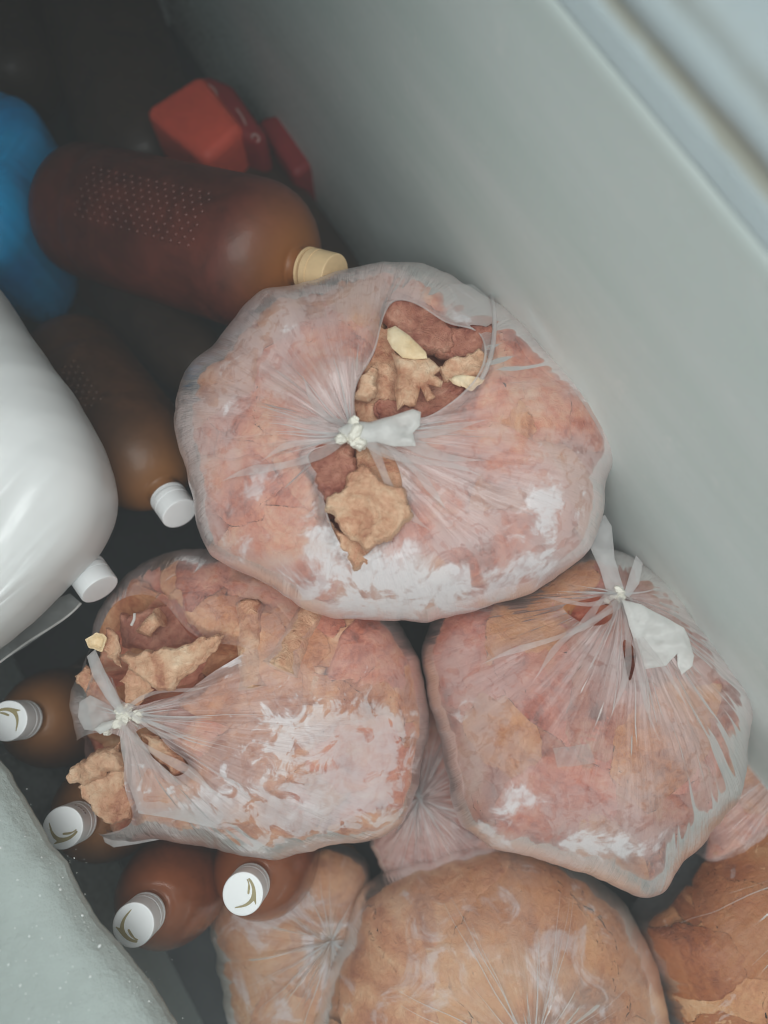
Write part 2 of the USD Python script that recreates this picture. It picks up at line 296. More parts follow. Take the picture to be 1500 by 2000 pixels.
lid = np.array([[*(N * o + U * u)[:2], z] for z in (RIM + .012, RIM + .042) for u in (SHADE_LID_U, uF + .05) for o in (dL - .04, dW + .09)])  # added out of view to block light and darken the far end
obj('lid', trimesh.Trimesh(lid, [[0, 1, 3], [0, 3, 2], [4, 7, 5], [4, 6, 7], [0, 5, 1], [0, 4, 5], [2, 3, 7], [2, 7, 6], [0, 2, 6], [0, 6, 4], [1, 5, 7], [1, 7, 3]], process=False), 'liner', fz, False)
# frost on the near wall
rng = np.random.default_rng(5)
edge = [(-80, 1440), (-20, 1510), (20, 1580), (62, 1655), (100, 1700), (126, 1760), (168, 1826), (225, 1892), (258, 1935), (306, 2010), (360, 2100)]
big = edge + [(-120, 2500), (-420, 2200), (-420, 1200)]
e0 = -(N @ P(150, 1765, .36))
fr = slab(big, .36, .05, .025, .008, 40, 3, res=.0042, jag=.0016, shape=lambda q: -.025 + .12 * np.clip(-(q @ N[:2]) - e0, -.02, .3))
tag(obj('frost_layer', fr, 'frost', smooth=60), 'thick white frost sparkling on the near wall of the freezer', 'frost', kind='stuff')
# loose crystals along its edge
cr = []
E = spline(edge, 400, False)
for k in range(330):
    e = E[rng.integers(0, 400)]; off = abs(rng.normal(0, 34)); 
    c = P(e[0] + off * .9 + rng.normal(0, 3), e[1] - off * .5, .36 - off * .0012)
    if k % 2 == 0: c = P(e[0] - rng.uniform(0, 260), e[1] + rng.uniform(0, 120), .375)
    s = trimesh.creation.icosahedron(); s.vertices *= rng.uniform(.3, 1.0, 3) * .0006 * math.exp(rng.normal(0, .35)); s.apply_transform(trimesh.transformations.random_rotation_matrix(rng.random(3))); s.apply_translation(c)
    cr.append(s)
tag(obj('ice_crystals', cat(cr), 'ice_crystal', smooth=False), 'loose ice crystals scattered on and along the frost edge', 'ice', kind='stuff')

# ------------------------------------------------------------------ bags
def clip(v, f, d, attrs):
    """Cuts the triangles along d = 0 and keeps d > 0; attrs are interpolated."""
    A = np.hstack([v] + [a.reshape(len(v), -1) for a in attrs]); s = d > 0
    out = [f[s[f].all(1)]]; mixed = f[s[f].any(1) & ~s[f].all(1)]; new, cache = [], {}
    def cut(a, b):
        k = (min(a, b), max(a, b))
        if k not in cache:
            w = d[a] / (d[a] - d[b]); cache[k] = len(A) + len(new); new.append(A[a] * (1 - w) + A[b] * w)
        return cache[k]
    add = []
    for t in mixed:
        for r in range(3):
            a, b, c = np.roll(t, -r)
            if s[a] and not s[b] and not s[c]: add.append([a, cut(a, b), cut(a, c)]); break
            if not s[a] and s[b] and s[c]: x, y = cut(a, b), cut(c, a); add += [[x, b, c], [x, c, y]]; break
    A = np.vstack([A] + ([np.array(new)] if new else [])); f = np.vstack(out + ([np.array(add)] if add else []))
    used = np.unique(f); re = np.full(len(A), -1); re[used] = np.arange(len(used))
    A = A[used]; f = re[f]; res, o = [], 3
    for a in attrs:
        w = 1 if a.ndim == 1 else a.shape[1]; res.append(A[:, o] if w == 1 else A[:, o:o + w]); o += w
    return A[:, :3], f, res
class Bag:
    def __init__(s, outline, ze, hd, zb, knot, zk, lump=.017, lscale=13, pleat=.010, pf=11, bw=.3, flat=.9, K=420, Mr=120, seed=0, smooth=0, spike=.10, fold=.008, onz=.016):
        s.spike, s.holes = spike, []; s.ze, s.hd, s.flat, s.lump, s.lscale, s.seed = ze, hd, flat, lump, lscale, seed
        s.ol = spline(P(*np.asarray(outline, float).T, ze)[:, :2], K, s=smooth)
        kk = np.arange(K) / K * 2 * np.pi; nz = meshkit.fbm(np.stack([np.cos(kk) * 3.2, np.sin(kk) * 3.2, kk * 0 + seed], 1), 4, seed + 60) - .5
        s.ol = s.ol + onz * nz[:, None] * (s.ol - s.ol.mean(0)) / np.linalg.norm(s.ol - s.ol.mean(0), axis=1, keepdims=True)
        s.poly = Polygon(s.ol).buffer(0); s.c = np.array(s.poly.representative_point().coords[0]) if False else s.ol.mean(0)
        d = s.ol - s.c; a = np.arctan2(d[:, 1], d[:, 0]); o = np.argsort(a); s.a, s.r = a[o], np.linalg.norm(d, axis=1)[o]
        s.kn = P(*knot, zk); s.zk = zk; s.zb = zb
        kxy = s.kn[:2]; u = np.linspace(0, 1, Mr + 1)[1:]; t = np.sin(u * np.pi / 2) ** 1.15
        i = np.arange(K); th = i / K * 2 * np.pi
        bunch = np.exp(-t / bw)
        xy = kxy + (s.ol[None] - kxy) * t[:, None, None]
        # the radius to the knot matters for the pleats: folds are tight where the film is gathered
        z = s.top(xy); kz = s.top(kxy[None])[0]
        z = z + (zk - kz) * np.exp(-t / spike)[:, None]
        ring = np.stack([np.cos(th) * pf, np.sin(th) * pf, np.full(K, seed * 3.3)], 1)
        pl = np.stack([1 - 2 * abs(meshkit.fbm(ring * 1.0 + [0, 0, tt * 1.6], 3, seed) - .5) for tt in t])
        Lr = np.linalg.norm(s.ol - kxy, axis=1); Lr = np.clip(Lr / np.median(Lr), .12, 1)[None] ** 1.3
        env = np.sqrt(t) * np.exp(-t / (bw * 1.5)) * np.clip((1 - t) * 6, 0, 1)
        z = z + pleat * 2.2 * np.maximum(pl - .66, 0) * env[:, None] * Lr
        fine = np.stack([meshkit.fbm(ring * 4 + [0, 0, tt * 3], 3, seed + 5) - .5 for tt in t])
        z = z + pleat * .8 * np.maximum(fine, -.04) * (env * 1.2 + .05 * np.clip((1 - t) * 6, 0, 1))[:, None] * Lr
        wide = np.stack([np.cos(th) * 2.2, np.sin(th) * 2.2, np.full(K, seed * 5.1)], 1)
        wf_ = np.stack([np.maximum(.16 - abs(meshkit.fbm(wide + [0, 0, tt * .8], 3, seed + 21) - .5) * 1.3, 0) for tt in t])
        z = z + Lr * fold * wf_ / .16 * (np.clip(t / .08, 0, 1) * np.exp(-(t / .55) ** 2))[:, None]
        up = np.dstack([xy, z])
        vt = np.vstack([s.kn[None], up.reshape(-1, 3)])
        lo = []
        for w in np.linspace(0, 1, 12)[1:]:
            sc = 1 - .3 * w ** 2; q = s.c + (s.ol - s.c) * sc
            lo.append(np.c_[q, np.full(K, ze - (ze - zb) * math.sin(w * math.pi / 2))])
        v = np.vstack([vt] + lo + [np.r_[s.c, zb][None]])
        R = Mr + 11; f = [np.stack([np.zeros(K, int), 1 + i, 1 + (i + 1) % K], 1)]
        for rr in range(R - 1):
            a0, b0 = 1 + rr * K, 1 + (rr + 1) * K; j = (i + 1) % K
            f += [np.stack([a0 + i, b0 + i, b0 + j], 1), np.stack([a0 + i, b0 + j, a0 + j], 1)]
        last = 1 + (R - 1) * K; f.append(np.stack([last + i, np.full(K, len(v) - 1), last + (i + 1) % K], 1))
        s.v, s.f = v, np.vstack(f)
        tt = np.r_[0, np.repeat(t, K), np.repeat(1 + np.linspace(0, 1, 12)[1:], K), 2]; tha = np.r_[0, np.tile(th, R), 0]
        sp = 9.0
        s.polar = np.stack([np.cos(tha) * sp, np.sin(tha) * sp, tt * 1.3 + seed * 4], 1); s.bunch = np.exp(-tt / (bw * .85)); s.t = tt; s.th = tha
    def rho(s, xy):
        d = np.asarray(xy) - s.c; a = np.arctan2(d[..., 1], d[..., 0])
        return np.linalg.norm(d, axis=-1) / np.interp(a, s.a, s.r, period=2 * np.pi)
    def top(s, xy):
        xy = np.asarray(xy); q = np.clip(s.rho(xy), 0, 1)
        lumps = meshkit.fbm(np.concatenate([xy * s.lscale, np.full(xy.shape[:-1] + (1,), s.seed * 1.9)], -1), 3, s.seed) - .5
        return s.ze + s.hd * np.sqrt(1 - q ** 2.4) ** s.flat + s.lump * 2 * lumps * (1 - q ** 4)
    def paint(s, blobs, base=0.0):
        x, y = proj(s.v); o = np.full(len(x), base)
        for cx, cy, rx, ry, w in blobs: o = o + w * np.exp(-(((x - cx) / rx) ** 2 + ((y - cy) / ry) ** 2))
        o[s.t > 1] *= .6
        return o
    def build(s, parent, material, frost=(), base=-.1, holes=(), bunchk=1.0, gaps=()):
        v, f = s.v, s.f; fr = s.paint(frost, base); bu = s.bunch * bunchk
        for c0, w0 in gaps: bu = bu * (1 - np.exp(-((s.th - c0) / w0) ** 2))
        pol = s.polar; s.holes = []
        for h in holes:
            hp = Polygon(spline(np.array(h, float), 160)).buffer(0); s.holes.append(hp)
            x, y = proj(v)
            d = shapely.distance(shapely.points(x, y), hp.exterior); ins = shapely.contains_xy(hp, x, y)
            d = np.where(ins, -d, d); lowpart = v[:, 2] < s.ze - .002
            d = np.where(lowpart, 5.0, d)
            v, f, (fr, bu, pol, st_) = clip(v, f, d, [fr, bu, pol, getattr(s, '_t', s.t)]); s._t = st_
        m = usdkit.mesh(stage, path('film', parent), trimesh.Trimesh(v, f, process=False), M[material], smooth=True)
        api = UsdGeom.PrimvarsAPI(m)
        for k, val in (('frost', fr), ('bunch', bu)): api.CreatePrimvar(k, T.FloatArray, 'vertex').Set(Vt.FloatArray.FromNumpy(np.ascontiguousarray(val, np.float32)))
        api.CreatePrimvar('polar', T.Vector3fArray, 'vertex').Set(Vt.Vec3fArray.FromNumpy(np.ascontiguousarray(pol, np.float32)))
        s.fv = v; s.tree = cKDTree(np.c_[proj(v)])
        return m.GetPrim()
    def on(s, px, py, dz=0):
        """The point of the film's upper side seen at the pixel, by a few fixed-point steps."""
        z = np.full(np.shape(px), s.ze + s.hd * .8)
        for _ in range(6): z = s.top(P(px, py, z)[..., :2])
        return P(px, py, z + dz)
    def sink(s, v, gap=.004, side=.985):
        """Presses vertices in under the film."""
        v = v.copy(); q = s.rho(v[:, :2]); k = np.where(q > side, side / np.maximum(q, 1e-6), 1)
        v[:, :2] = s.c + (v[:, :2] - s.c) * k[:, None]
        v[:, 2] = np.minimum(v[:, 2], s.top(v[:, :2]) - gap)
        return s.hollow(v)
    def hollow(s, v, deep=.04):
        for hp in getattr(s, 'holes', []):
            x, y = proj(v); d = shapely.distance(shapely.points(x, y), hp.exterior); ins = shapely.contains_xy(hp, x, y)
            v[:, 2] -= deep * np.clip(np.where(ins, d, -d) / 40 + .5, 0, 1)
        return v
ICO = {k: trimesh.creation.icosphere(subdivisions=k) for k in (3, 4)}
def chunk(c, rad, rng, sub=4, rough=.35, seed=0, rot=None):
    b = ICO[sub]; n = b.vertices
    d = 1 + rough * (meshkit.fbm(n * 1.6 + seed * 7.7, 4, seed) - .5) * 2 + .10 * (1 - 2 * abs(meshkit.fbm(n * 3.5 + seed * 3.1, 3, seed + 1) - .5))
    v = n * d[:, None] * np.asarray(rad)
    R = trimesh.transformations.random_rotation_matrix(rng.random(3))[:3, :3] if rot is None else trimesh.transformations.euler_matrix(*rot)[:3, :3]
    return v @ R.T + c, b.faces
def contents(bag, label, n, mats, r0, r1, seed, core='meat_core', sub=4, gap=.004, lo=0.0, group=None, flatz=.6, avoid=None, depth=.55):
    rng = np.random.default_rng(seed)
    t = thing('frozen_meat_block', label, 'frozen meat', group=group)
    # the dark middle of the block
    K = 120; ol = bag.ol[::max(1, len(bag.ol) // K)]; rows = []
    for q in np.linspace(.06, .975, 24):
        xy = bag.c + (ol - bag.c) * q; rows.append(np.c_[xy, bag.top(xy) - .0045 - .014 * min(1, (1 - q) * 5) + .014 * min(1, (1 - q) * 5 + .2) * (meshkit.fbm(np.c_[xy * 55, np.full(len(xy), seed)], 4, seed) - .5)])
    for w in np.linspace(0, 1, 7)[1:]:
        xy = bag.c + (ol - bag.c) * (.98 - .3 * w * w); rows.append(np.c_[xy, np.full(len(xy), bag.ze - (bag.ze - bag.zb - .01) * math.sin(w * math.pi / 2))])
    k = len(ol); v = np.vstack([rows[0].mean(0)] + rows + [np.r_[bag.c, bag.zb + .01]]); i = np.arange(k); f = [np.stack([0 * i, 1 + i, 1 + (i + 1) % k], 1)]
    for r in range(len(rows) - 1):
        a, b, j = 1 + r * k, 1 + (r + 1) * k, (i + 1) % k; f += [np.stack([a + i, b + i, b + j], 1), np.stack([a + i, b + j, a + j], 1)]
    e = 1 + (len(rows) - 1) * k; f.append(np.stack([e + i, 0 * i + len(v) - 1, e + (i + 1) % k], 1))
    obj('core', (bag.hollow(v), np.vstack(f)), core, t, True)
    pts = []
    while len(pts) < n:
        a, q = rng.uniform(0, 2 * np.pi), math.sqrt(rng.uniform(0, 1)) * .93
        R = np.interp(a, bag.a, bag.r, period=2 * np.pi); xy = bag.c + q * R * np.array([math.cos(a), math.sin(a)])
        pts.append(xy)
    for k, xy in enumerate(pts):
        r = rng.uniform(r0, r1); rad = np.array([r * rng.uniform(.8, 1.7), r * rng.uniform(.6, 1.0), r * flatz])
        c = np.r_[xy, bag.top(xy[None])[0] - r * rng.uniform(.3, 1) * depth - gap]
        ve, fa = chunk(c, rad, rng, sub, .4, seed * 50 + k)
        obj('meat_chunk', (bag.sink(ve, gap * rng.uniform(.8, 1.7)), fa), mats[rng.integers(len(mats))], t, True)
    return t
def curve_px(bag, pts, n=24, dz=.002):
    q = spline(np.array(pts, float), n, False); return bag.on(q[:, 0], q[:, 1], dz)
def gather(parent, c, rng, r=.006, n=7, spread=.55, name='knot', material='knot_white'):
    h = []
    for k in range(n):
        ve, fa = chunk(c + rng.normal(0, 1, 3) * r * spread * [1, 1, .5], np.array([1, .7, .6]) * r * rng.uniform(.6, 1.1), rng, 3, .5, k + 900)
        h.append(trimesh.Trimesh(ve, fa, process=False))
    return obj(name, cat(h), material, parent, True)
rngk = np.random.default_rng(77)
def creases(bag, parent, n, seed, reach=(.2, .6), r=(.0005, .0014), skip=(), at=None, flatm='flap_thin'):
    """Gathered folds of film standing up in fine rays from the knot."""
    rng = np.random.default_rng(seed); ms = []; K = len(bag.ol)
    for k in range(n):
        i = rng.integers(K) if at is None else int(at[k % len(at)] + rng.normal(0, K * .018)) % K
        L = rng.uniform(*reach); t0 = rng.uniform(.0, .05); t = np.linspace(t0, t0 + L, 26); bend = rng.normal(0, .04)
        e = bag.ol[i] - bag.kn[:2]; pr = np.array([-e[1], e[0]])
        xy = bag.kn[:2] + e * t[:, None] + pr * (bend * t * t + .004 * np.sin(t * 17 + k))[:, None]
        kz = bag.top(bag.kn[None, :2])[0]
        z = bag.top(xy) + (bag.zk - kz) * np.exp(-t / bag.spike) + .0035
        px, py = proj(np.c_[xy, z])
        if any(shapely.contains_xy(h.buffer(6), px, py)[3:].any() for h in bag.holes): continue
        w = rng.uniform(*r) * np.clip(1.15 - (t - t0) / L, .06, 1) * np.clip((t - t0) / .03, .4, 1)
        ms.append(tube(np.c_[xy, z], w, 7, .7))
    p = obj('creases', cat(ms), flatm, parent, True); p.SetCustomDataByKey('kind', 'stuff')

# ---- bag at the top of the pile
B1 = Bag([(470, 630), (530, 590), (620, 566), (700, 540), (800, 533), (890, 555), (985, 628), (1060, 695), (1130, 752), (1184, 830), (1196, 900), (1186, 980), (1160, 1062), (1108, 1108), (1045, 1153), (960, 1190), (860, 1211), (780, 1220),
          (690, 1205), (600, 1180), (500, 1132), (412, 1082), (380, 1010), (360, 930), (341, 840), (346, 790), (390, 720), (440, 680)], .335, .085, .27, (690, 845), .425, seed=1, pleat=.010, pf=9, bw=.34, spike=.12)
b1 = thing('meat_bag', 'topmost tied milky plastic bag of pink frozen meat, two torn holes beside its knot', 'bag', group='plastic bags of frozen meat')
H1 = [[(768, 588), (742, 640), (728, 690), (700, 740), (690, 790), (700, 825), (760, 815), (820, 818), (870, 795), (915, 758), (940, 722), (948, 680), (935, 650), (880, 632), (830, 602)],
      [(600, 893), (622, 930), (634, 985), (652, 1040), (690, 1085), (706, 1088), (742, 1048), (772, 1000), (786, 955), (776, 905), (748, 868), (705, 860), (660, 866)]]
B1.build(b1, 'film_top_bag', [(720, 1140, 200, 75, .75), (620, 1050, 70, 70, .55), (880, 1150, 120, 60, .6), (470, 1050, 70, 60, .45), (1040, 1110, 80, 50, .5), (1060, 960, 80, 70, .45), (575, 645, 50, 22, .5), (440, 780, 60, 25, .4), (1060, 800, 30, 25, .5), (910, 600, 60, 40, .4), (480, 950, 60, 60, .35)], -.06, H1)
for h, r in zip(H1, (.0008, .0006)):
    q = spline(np.array(h, float), 90); p = B1.on(q[:, 0], q[:, 1], .0005); p[:, 2] += B1.kn[2] * 0
    obj('torn_edge', tube(np.vstack([p, p[:2]]), r * (.6 + .8 * meshkit.noise(np.c_[q * .02, q[:, :1] * 0].repeat(1, 0))[np.r_[0:90, 0:2]]), 8), 'flap_thin', b1, True)
gather(b1, B1.kn + [0, 0, .002], rngk, .008, 6); creases(B1, b1, 110, 1, (.1, .45), (.0003, .0012))
q = [(660, 838), (690, 822), (725, 826), (770, 812), (806, 800), (822, 806), (820, 832), (806, 846), (812, 872), (770, 872), (735, 862), (700, 866), (668, 858)]
obj('handle_tail', slab(q, .428, .008, .008, .014, 70, 4, slope=(.02, .02), res=.002), 'flap_thick', b1, True)
q = [(770, 580), (800, 556), (870, 548), (925, 550), (956, 578), (966, 630), (958, 690), (944, 725), (936, 700), (945, 660), (930, 640), (880, 628), (820, 600)]
obj('loose_flap', slab(q, .395, .003, .008, .006, 30, 6, slope=(0, -.15), res=.003), 'flap_clear', b1, True)
obj('folded_edge', tube(B1.on(*spline(np.array([(930, 552), (958, 578), (966, 630), (960, 690), (940, 740)], float), 40, False).T, .006), .0018, 8), 'flap_thin', b1, True)
m1 = contents(B1, 'pink frozen meat packed inside the topmost bag, showing through its holes', 66, ['meat_pink', 'meat_pink', 'meat_pink', 'meat_pink', 'meat_orange'], .026, .056, 11, group=None)
# pieces showing in the two holes
sk = thing('skin_curl', 'cream curled skin piece with ragged fringe, in the upper hole of the topmost bag', 'skin piece')
obj('petal', slab([(757, 640), (772, 634), (800, 656), (832, 690), (834, 702), (810, 704), (786, 700), (766, 680), (756, 660)], .418, .006, .006, .008, 70, 2, slope=(.06, -.10), res=.0025), 'skin_pale', sk, True)
obj('stem', slab([(766, 690), (800, 700), (838, 700), (862, 722), (846, 734), (866, 748), (862, 758), (836, 752), (850, 776), (834, 784), (822, 756), (812, 792), (800, 794), (790, 790), (776, 800), (770, 760), (776, 730)], .413, .012, .010, .010, 70, 8, slope=(.08, 0), res=.0022, jag=.0015), 'flesh_torn', sk, True)
for k, (pp, z, th, mt) in enumerate([([(690, 775), (698, 738), (724, 716), (740, 722), (736, 748), (728, 772), (712, 784)], .410, .014, 'flesh_torn'), ([(728, 806), (738, 782), (772, 784), (812, 800), (800, 830), (745, 826)], .404, .010, 'flesh_red'),
        ([(848, 722), (872, 700), (940, 688), (960, 700), (950, 735), (900, 745), (868, 742)], .400, .012, 'flesh_torn'), ([(880, 742), (905, 731), (945, 738), (960, 752), (905, 760)], .406, .005, 'skin_pale'), ([(670, 790), (700, 700), (735, 640), (770, 650), (786, 740), (780, 830), (720, 840)], .392, .016, 'flesh_torn'),
        ([(740, 620), (770, 580), (850, 600), (890, 650), (880, 690), (800, 690)], .394, .014, 'flesh_red'), ([(820, 650), (870, 640), (960, 640), (970, 700), (880, 710), (840, 690)], .390, .016, 'flesh_red'), ([(800, 760), (850, 735), (950, 740), (930, 800), (860, 830), (800, 830)], .389, .016, 'flesh_red')]):
    obj('meat_scrap', slab(pp, z, th, .0025, .026, 27, 30 + k, res=.0017, jag=.008), mt, m1, True)
for k, (pp, z, th, mt) in enumerate([([(590, 890), (640, 850), (690, 860), (702, 930), (670, 985), (630, 990)], .402, .018, 'flesh_red'), ([(690, 850), (750, 850), (800, 900), (800, 970), (750, 985), (700, 935)], .398, .018, 'flesh_torn'),
        ([(686, 930), (712, 905), (745, 940), (790, 960), (806, 1010), (760, 1060), (722, 1074), (680, 1050), (640, 1000), (634, 978), (668, 964)], .412, .014, 'flesh_torn'), ([(640, 1020), (700, 1050), (760, 1050), (720, 1110), (680, 1110)], .392, .014, 'flesh_torn')]):
    obj('meat_scrap', slab(pp, z, th, .0025, .024, 27, 50 + k, res=.0017, jag=.008), mt, m1, True)

# ---- bag at the left, torn open
B2 = Bag([(178, 1255), (215, 1160), (300, 1095), (420, 1075), (600, 1130), (740, 1190), (800, 1260), (830, 1360), (828, 1440), (808, 1560), (770, 1625), (700, 1642), (620, 1655), (540, 1680), (490, 1674), (420, 1655), (340, 1636), (270, 1645), (212, 1640), (176, 1590), (158, 1500),
          (158, 1420), (152, 1375), (164, 1310)], .25, .075, .17, (243, 1396), .318, seed=2, pleat=.009, pf=8, bw=.26, spike=.14)
b2 = thing('meat_bag', 'torn milky plastic bag at the left, skin bursting out round its small white knot', 'bag', group='plastic bags of frozen meat')
H2 = [[(186, 1250), (230, 1175), (300, 1165), (340, 1200), (400, 1250), (480, 1268), (420, 1310), (352, 1356), (300, 1370), (262, 1378), (236, 1366), (215, 1320), (170, 1300)],
      [(130, 1470), (160, 1440), (215, 1432), (236, 1440), (242, 1500), (250, 1560), (258, 1600), (200, 1630), (150, 1560)], [(265, 1430), (285, 1420), (330, 1460), (368, 1500), (350, 1515), (310, 1490)]]
B2.build(b2, 'film_left_bag', [(640, 1500, 110, 110, .6), (560, 1420, 90, 80, .55), (430, 1580, 130, 60, .9), (700, 1420, 90, 60, .45), (600, 1600, 90, 40, .55), (520, 1650, 60, 25, .5), (430, 1290, 60, 25, .8), (690, 1560, 90, 60, .6), (760, 1480, 50, 100, .55), (720, 1330, 60, 60, .3)], -.12, H2)
gather(b2, B2.kn, rngk, .0065, 7); creases(B2, b2, 34, 2, (.1, .45), (.0004, .0011))
gather(b2, P(208, 1418, .312), rngk, .004, 5)
obj('handle_tail', slab([(170, 1282), (186, 1268), (205, 1310), (226, 1350), (243, 1388), (232, 1394), (206, 1362), (182, 1322)], .326, .003, .004, .004, 60, 1, res=.002), 'flap_thin', b2, True)
obj('handle_tail', slab([(155, 1372), (176, 1358), (205, 1372), (238, 1394), (225, 1412), (190, 1428), (165, 1425), (152, 1400)], .312, .004, .008, .010, 60, 2, res=.002), 'flap_thin', b2, True)
obj('handle_tail', slab([(184, 1424), (200, 1412), (222, 1406), (232, 1414), (212, 1426), (196, 1434)], .318, .005, .005, .004, 60, 2, res=.002), 'flap_thick', b2, True)
obj('loose_flap', slab([(236, 1404), (250, 1400), (262, 1420), (300, 1480), (372, 1545), (440, 1590), (420, 1620), (330, 1600), (268, 1590), (248, 1520), (238, 1460)], .312, .003, .010, .012, 50, 5, slope=(.0, .12), res=.0025), 'flap_thin', b2, True)
obj('loose_flap', slab([(200, 1630), (232, 1622), (275, 1600), (300, 1620), (340, 1634), (270, 1648), (222, 1655), (205, 1645)], .262, .003, .008, .006, 50, 7, res=.0025), 'flap_thin', b2, True)
m2 = contents(B2, 'frozen meat and skin spilling from the torn bag at the left', 60, ['meat_pink', 'meat_orange', 'meat_orange', 'meat_pink'], .026, .048, 12)
for k, (pp, z, th, mt, ed) in enumerate([([(232, 1275), (300, 1268), (350, 1262), (392, 1244), (440, 1240), (402, 1290), (360, 1322), (330, 1356), (296, 1340), (250, 1300)], .334, .024, 'flesh_torn', .014), ([(166, 1248), (192, 1236), (204, 1246), (196, 1272), (172, 1266)], .326, .012, 'skin_pale', .008),
        ([(204, 1230), (222, 1228), (236, 1262), (240, 1310), (216, 1290), (200, 1268)], .318, .018, 'flesh_torn', .01), ([(146, 1316), (166, 1300), (190, 1330), (214, 1380), (196, 1384), (160, 1350)], .300, .018, 'flesh_torn', .01),
        ([(130, 1518), (150, 1492), (190, 1462), (236, 1450), (246, 1500), (210, 1512), (160, 1530), (140, 1536)], .300, .022, 'flesh_torn', .014), ([(150, 1540), (190, 1510), (240, 1500), (258, 1560), (262, 1606), (214, 1610), (186, 1592)], .292, .028, 'flesh_torn', .016),
        ([(250, 1310), (280, 1318), (300, 1350), (270, 1378), (246, 1372), (236, 1330)], .322, .014, 'flesh_torn', .01), ([(240, 1200), (330, 1180), (420, 1230), (380, 1262), (300, 1275), (240, 1260)], .276, .02, 'flesh_red', .012), ([(280, 1430), (320, 1440), (372, 1500), (340, 1520), (300, 1480)], .306, .016, 'flesh_torn', .01)]):
    obj('skin_scrap', slab(pp, z, th * .6, .003, .030, 28, 70 + k, res=.0017, jag=.008), mt, m2, True)
for k, (a, b, c, r0, r1, mt) in enumerate([((486, 1180), (490, 1280), (496, 1350), .011, .010, 'flesh_torn'), ((625, 1170), (585, 1240), (545, 1315), .012, .013, 'flesh_torn'), ((280, 1240), (300, 1215), (315, 1205), .006, .007, 'flesh_torn'), ((620, 1300), (612, 1340), (605, 1380), .006, .006, 'flesh_torn')]):
    q = spline(np.array([a, b, c], float), 30, False); p = B2.on(q[:, 0], q[:, 1], -.010)
    u = np.linspace(0, 1, 30); rr = (r0 * (1 - u) + r1 * u) * (1 + .35 * np.exp(-((u - 1) / .12) ** 2) + .2 * np.exp(-(u / .12) ** 2)) * np.clip(np.minimum(u, 1 - u) * 30 + .35, 0, 1)
    tb = tube(p, rr, 16); tb.vertices = tb.vertices + .004 * (meshkit.fbm(tb.vertices * 120, 3, k)[:, None] - .5)
    obj('bone', tb, mt, m2, True)
for k, pp in enumerate([(598, 0), ]):
    tg = tube(P([256, 262, 263], [1222, 1210, 1198], .325), .0012, 8); obj('film_shred', tg, 'flap_thick', b2, True)

# ---- bag at the right
B3 = Bag([(1080, 1112), (1160, 1075), (1240, 1100), (1300, 1142), (1370, 1228), (1420, 1300), (1458, 1380), (1456, 1450), (1420, 1560), (1365, 1635), (1305, 1700), (1275, 1735), (1200, 1725), (1090, 1690), (1000, 1665), (930, 1638), (890, 1590), (870, 1520), (850, 1440), (822, 1340),
          (825, 1260), (850, 1195), (950, 1170)], .255, .085, .19, (1210, 1165), .315, seed=3, pleat=.009, pf=8, bw=.34, spike=.1)
b3 = thing('meat_bag', 'tied milky plastic bag at the right against the freezer wall, white flap at its knot', 'bag', group='plastic bags of frozen meat')
B3.build(b3, 'film_right_bag', [(1120, 1660, 150, 40, .6), (1190, 1620, 70, 40, .5), (1010, 1560, 50, 60, .5), (900, 1450, 50, 70, .35), (860, 1340, 40, 60, .4), (1130, 1480, 60, 40, .35), (960, 1620, 60, 40, .5), (1060, 1560, 60, 50, .35)], -.14, [[(1100, 1186), (1140, 1172), (1185, 1168), (1197, 1190), (1188, 1214), (1160, 1222), (1125, 1210)], [(1222, 1250), (1236, 1262), (1240, 1300), (1230, 1330), (1222, 1300)]])
gather(b3, B3.kn + [0, 0, .002], rngk, .007, 6); creases(B3, b3, 34, 3, (.15, .6), (.0004, .0011))
obj('handle_tail', slab([(1160, 1020), (1178, 1008), (1192, 1030), (1200, 1090), (1222, 1150), (1212, 1170), (1192, 1165), (1172, 1110), (1152, 1070)], .325, .004, .008, .008, 50, 1, slope=(0, .15), res=.0025), 'flap_thin', b3, True)
obj('handle_tail', slab([(1218, 1160), (1230, 1120), (1242, 1085), (1256, 1100), (1248, 1140), (1228, 1168)], .322, .003, .008, .006, 50, 2, res=.0025), 'flap_thin', b3, True)
obj('handle_tail', slab([(1214, 1172), (1250, 1180), (1300, 1206), (1336, 1226), (1346, 1250), (1356, 1282), (1352, 1300), (1332, 1318), (1324, 1296), (1322, 1276), (1300, 1300), (1256, 1308), (1244, 1270), (1228, 1220)], .336, .004, .006, .018, 60, 3, res=.0022, jag=.001), 'flap_thick', b3, True)
obj('printed_mark', slab([(1080, 1462), (1150, 1452), (1164, 1490), (1090, 1500)], B3.top(P(1120, 1476, .335)[None, :2])[0] - .001, .001, .002, .001, 60, 3, res=.003, jag=.002), 'flap_clear', b3, True)
m3_ = contents(B3, 'dusky pink frozen meat pressed inside the bag at the right', 60, ['meat_dusk', 'meat_core', 'meat_dusk', 'meat_tan'], .03, .055, 13, depth=.4)

